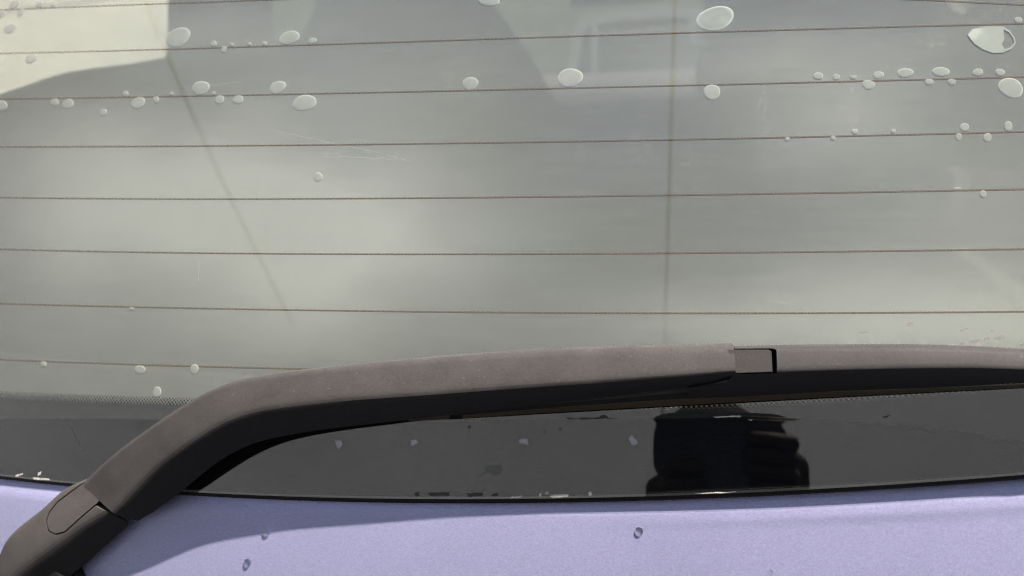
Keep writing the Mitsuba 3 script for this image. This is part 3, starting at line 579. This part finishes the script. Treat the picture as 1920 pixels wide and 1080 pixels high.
van_prism([at(-.40, 1.285), at(.10, 1.29), at(.10, 1.335), at(-.40, 1.33)], VY - .01, VY + .02, 'parked_van__rear_pane', 'dark_pane')
van_prism([at(-.225, 1.305), at(-.18, 1.305), at(-.18, 1.332), at(-.225, 1.332)], VY - .04, VY, 'parked_van__brake_light', 'lamp_red')
for x in (-1.0, .45):
    cyl = trimesh.creation.cylinder(.32, .22, sections=28); cyl.apply_transform(trimesh.transformations.rotation_matrix(np.pi / 2, [0, 1, 0])); cyl.apply_translation([x, VY + 1, .32])
    entry(nxt('parked_van__wheel'), cyl, 'black_rubber', 40)
tag('parked_van', 'grey van with pale window surround seen through the windscreen ahead', 'van')

# ---------------------------------------------------------------- water drops on the paint
for (x, y, rx, ry), lab in zip([(-211.23, -64.94, 2.61, 3.02), (-222.11, -82.67, 2.31, 2.73), (-12.55, -50.15, 2.26, 2.45), (48.38, -64.68, 0.94, 1.41)], ('clear water drop on the lilac paint, nearest below the bend of the wiper arm', 'clear water drop at the bottom of the picture left of centre', 'round clear water drop on the paint right of centre', 'tiny clear water drop at the bottom edge right of centre')):
    rr = np.r_[np.linspace(0.001, .8, 7), .9, .96, 1.0]
    a = []
    for r in rr:
        h = 1.5 * rx / 2.2 * (1 - r ** 2) ** .6
        px, py = x + r * rx * np.cos(ang), y + r * ry * np.sin(ang) * (1 - .12 * np.sin(ang))
        a.append(np.c_[px, py, panel_h(px, edge(px) - py) + h + .02])
    entry(nxt('water_drop'), (world(np.concatenate(a)), tri(grid_faces(len(rr), 24, True))), 'water', True, uv=np.c_[np.repeat(rr, 24), np.tile(ang, len(rr))], label=lab, cat='water drop', group='water drops on the lilac paint')

# ---------------------------------------------------------------- the photographer, mirrored in the pane
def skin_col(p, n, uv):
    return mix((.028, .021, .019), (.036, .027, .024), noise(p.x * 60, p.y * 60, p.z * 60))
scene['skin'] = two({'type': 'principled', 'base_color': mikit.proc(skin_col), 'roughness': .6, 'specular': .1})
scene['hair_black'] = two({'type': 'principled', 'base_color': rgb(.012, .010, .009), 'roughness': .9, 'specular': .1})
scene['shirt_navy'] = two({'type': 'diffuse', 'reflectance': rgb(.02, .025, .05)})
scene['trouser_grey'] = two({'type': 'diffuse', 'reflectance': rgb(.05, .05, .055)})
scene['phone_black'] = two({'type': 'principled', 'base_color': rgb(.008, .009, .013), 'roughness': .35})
scene['eye_dark'] = two({'type': 'principled', 'base_color': rgb(.02, .015, .012), 'roughness': .1})
HOLD = 387.0                                          # phone back, mm in front of the pane
def W1(u, v, h):
    return world(np.array([[u, v, h - sag(u, v) + sag(0, 0)]]))[0]
ph = m3d.Manifold.batch_hull([m3d.Manifold.cylinder(7.6, 25, 25, 32).translate((x, y, HOLD)) for x in (12, 110) for y in (-34, -12)])
t_ = to_tm(ph); t_.vertices = np.array([W1(*q) for q in t_.vertices])
entry('smartphone__case', t_, 'phone_black', 40)
ln = m3d.Manifold.cylinder(1.2, 5.5, 5.5, 20).translate((18, 0, HOLD - 1.2)) + m3d.Manifold.cylinder(1.2, 5.5, 5.5, 20).translate((0, -18, HOLD - 1.2))
t_ = to_tm(ln); t_.vertices = np.array([W1(*q) for q in t_.vertices])
entry('smartphone__camera_lens', t_, 'phone_black', 40)
tag('smartphone', 'black smartphone held level in both hands and mirrored in the black border', 'phone')

def hand(s):
    """s = -1 the left hand at the phone's left end, +1 the right; millimetres in the pane's frame."""
    ex = 14 if s < 0 else 128
    dy = -46 if s < 0 else -15
    def q(x, y, z): return W1(ex + s * x, y + dy, HOLD + z)
    k = 1e-3
    parts = [chain([(q(22, -50, 34), 15 * k), (q(30, -85, 42), 20 * k)]),
             m3d.Manifold.batch_hull([m3d.Manifold.sphere(12 * k, 14).translate(tuple(q(*c))) for c in ((10, -12, 22), (10, -52, 22), (26, -70, 36), (24, -20, 34))])]
    for y, ln_, r in ((2, .75, 8.5), (-15, .8, 8.8), (-31, .75, 8.5), (-46, .6, 7.6)) if s < 0 else ((2, 1.0, 9), (-14, 1.1, 9.3), (-30, 1.05, 9), (-45, .85, 8)):
        parts.append(chain([(q(13, y, 18), 9.5 * k), (q(8, y + 2, -4), r * k), (q(-14 * ln_, y + 4, -11), .92 * r * k), (q(-32 * ln_, y + 5, -10), .82 * r * k)]))
    parts.append(chain([(q(20, -44, 34), 13 * k), (q(4, -34, 31), 10.5 * k), (q(-18, -22, 21), 9 * k)]))
    m = parts[0]
    for p in parts[1:]:
        m = m + p
    return m, q(30, -85, 42)
(hl, wl), (hr_, wr) = hand(-1), hand(1)
PX, PY = .08, -.65
H = np.array([.08, -.676, 1.325])                   # head centre
def j(x, y, z): return np.array([PX + x, PY + y, z - (.285 if z > .6 else 0)])
shl, shr = j(-.20, -.02, 1.36), j(.20, -.02, 1.36)
ell, elr = j(-.27, .06, 1.12), j(.27, .06, 1.12)
skin = hl + hr_
for sh, el, wr_ in ((shl, ell, wl), (shr, elr, wr)):
    skin = skin + chain([(sh, .045), (el, .040), (wr_ * .6 + el * .4, .036), (wr_, .026)])
skin = skin + chain([(j(0, -.02, 1.36), .06), (H + [0, -.02, -.10], .055)])
skull = m3d.Manifold.sphere(1, 40).scale((.076, .095, .105)).translate(tuple(H + [0, -.005, .03]))
jaw = m3d.Manifold.batch_hull([m3d.Manifold.sphere(r, 16).translate(tuple(H + np.array(p))) for p, r in (((-.045, 0, -.03), .028), ((.045, 0, -.03), .028), ((0, .055, -.085), .022), ((-.03, .06, 0), .03), ((.03, .06, 0), .03))])
nose = chain([(H + [0, .088, .015], .009), (H + [0, .105, -.018], .013)])
ears = m3d.Manifold.sphere(1, 16).scale((.012, .02, .032)).translate(tuple(H + [-.08, -.005, .0])) + m3d.Manifold.sphere(1, 16).scale((.012, .02, .032)).translate(tuple(H + [.08, -.005, .0]))
lips = chain([(H + [-.018, .078, -.052], .007), (H + [0, .083, -.052], .008), (H + [.018, .078, -.052], .007)])
skin = skin + skull + jaw + nose + ears + lips
skin = skin + chain([(j(0, -.02, 1.36), .07), (j(0, 0, 1.1), .09), (j(0, 0, .93), .09)])
for sh in (shl, shr):
    skin = skin + chain([(sh, .045), (j(0, -.02, 1.34), .06)])
for s in (-1, 1):                                    # legs and feet
    skin = skin + chain([(j(0, 0, .93), .07), (j(s * .10, 0, .88), .07), (j(s * .12, .16, .40), .05)])
    skin = skin + chain([(j(s * .12, .16, .40), .05), (j(s * .12, -.02, .09), .036), (j(s * .13, .11, .04), .035)])
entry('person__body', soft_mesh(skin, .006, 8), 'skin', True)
hair = m3d.Manifold.sphere(1, 40).scale((.086, .104, .105)).translate(tuple(H + [0, -.014, .045])) - m3d.Manifold.batch_hull([m3d.Manifold.sphere(.03, 14).translate(tuple(H + np.array(p))) for p in ((-.06, .11, .05), (.06, .11, .05), (-.07, .08, -.12), (.07, .08, -.12), (0, .2, -.02))])
entry('person__hair', soft_mesh(hair, .008, 4), 'hair_black', True)
for s in (-1, 1):
    e = trimesh.creation.icosphere(2, .0115); e.apply_translation(H + [s * .031, .080, .012])
    entry(nxt('person__eye'), e, 'eye_dark', True)
shirt = m3d.Manifold.batch_hull([m3d.Manifold.sphere(r, 18).translate(tuple(p)) for p, r in ((shl, .065), (shr, .065), (j(-.13, 0, .95), .08), (j(.13, 0, .95), .08), (j(0, .04, 1.22), .11))])
for sh, el in ((shl, ell), (shr, elr)):
    shirt = shirt + chain([(sh, .068), (sh * .45 + el * .55, .058)])
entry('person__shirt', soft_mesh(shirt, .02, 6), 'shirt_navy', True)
tr = m3d.Manifold.batch_hull([m3d.Manifold.sphere(.09, 18).translate(tuple(j(s * .10, 0, .90))) for s in (-1, 1)])
for s in (-1, 1):
    tr = tr + chain([(j(s * .10, 0, .88), .095), (j(s * .12, .17, .42), .07), (j(s * .12, -.01, .12), .055)])
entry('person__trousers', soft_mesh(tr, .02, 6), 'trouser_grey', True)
tag('person', 'person in a dark shirt holding a phone in both hands, mirrored in the rear window', 'person')
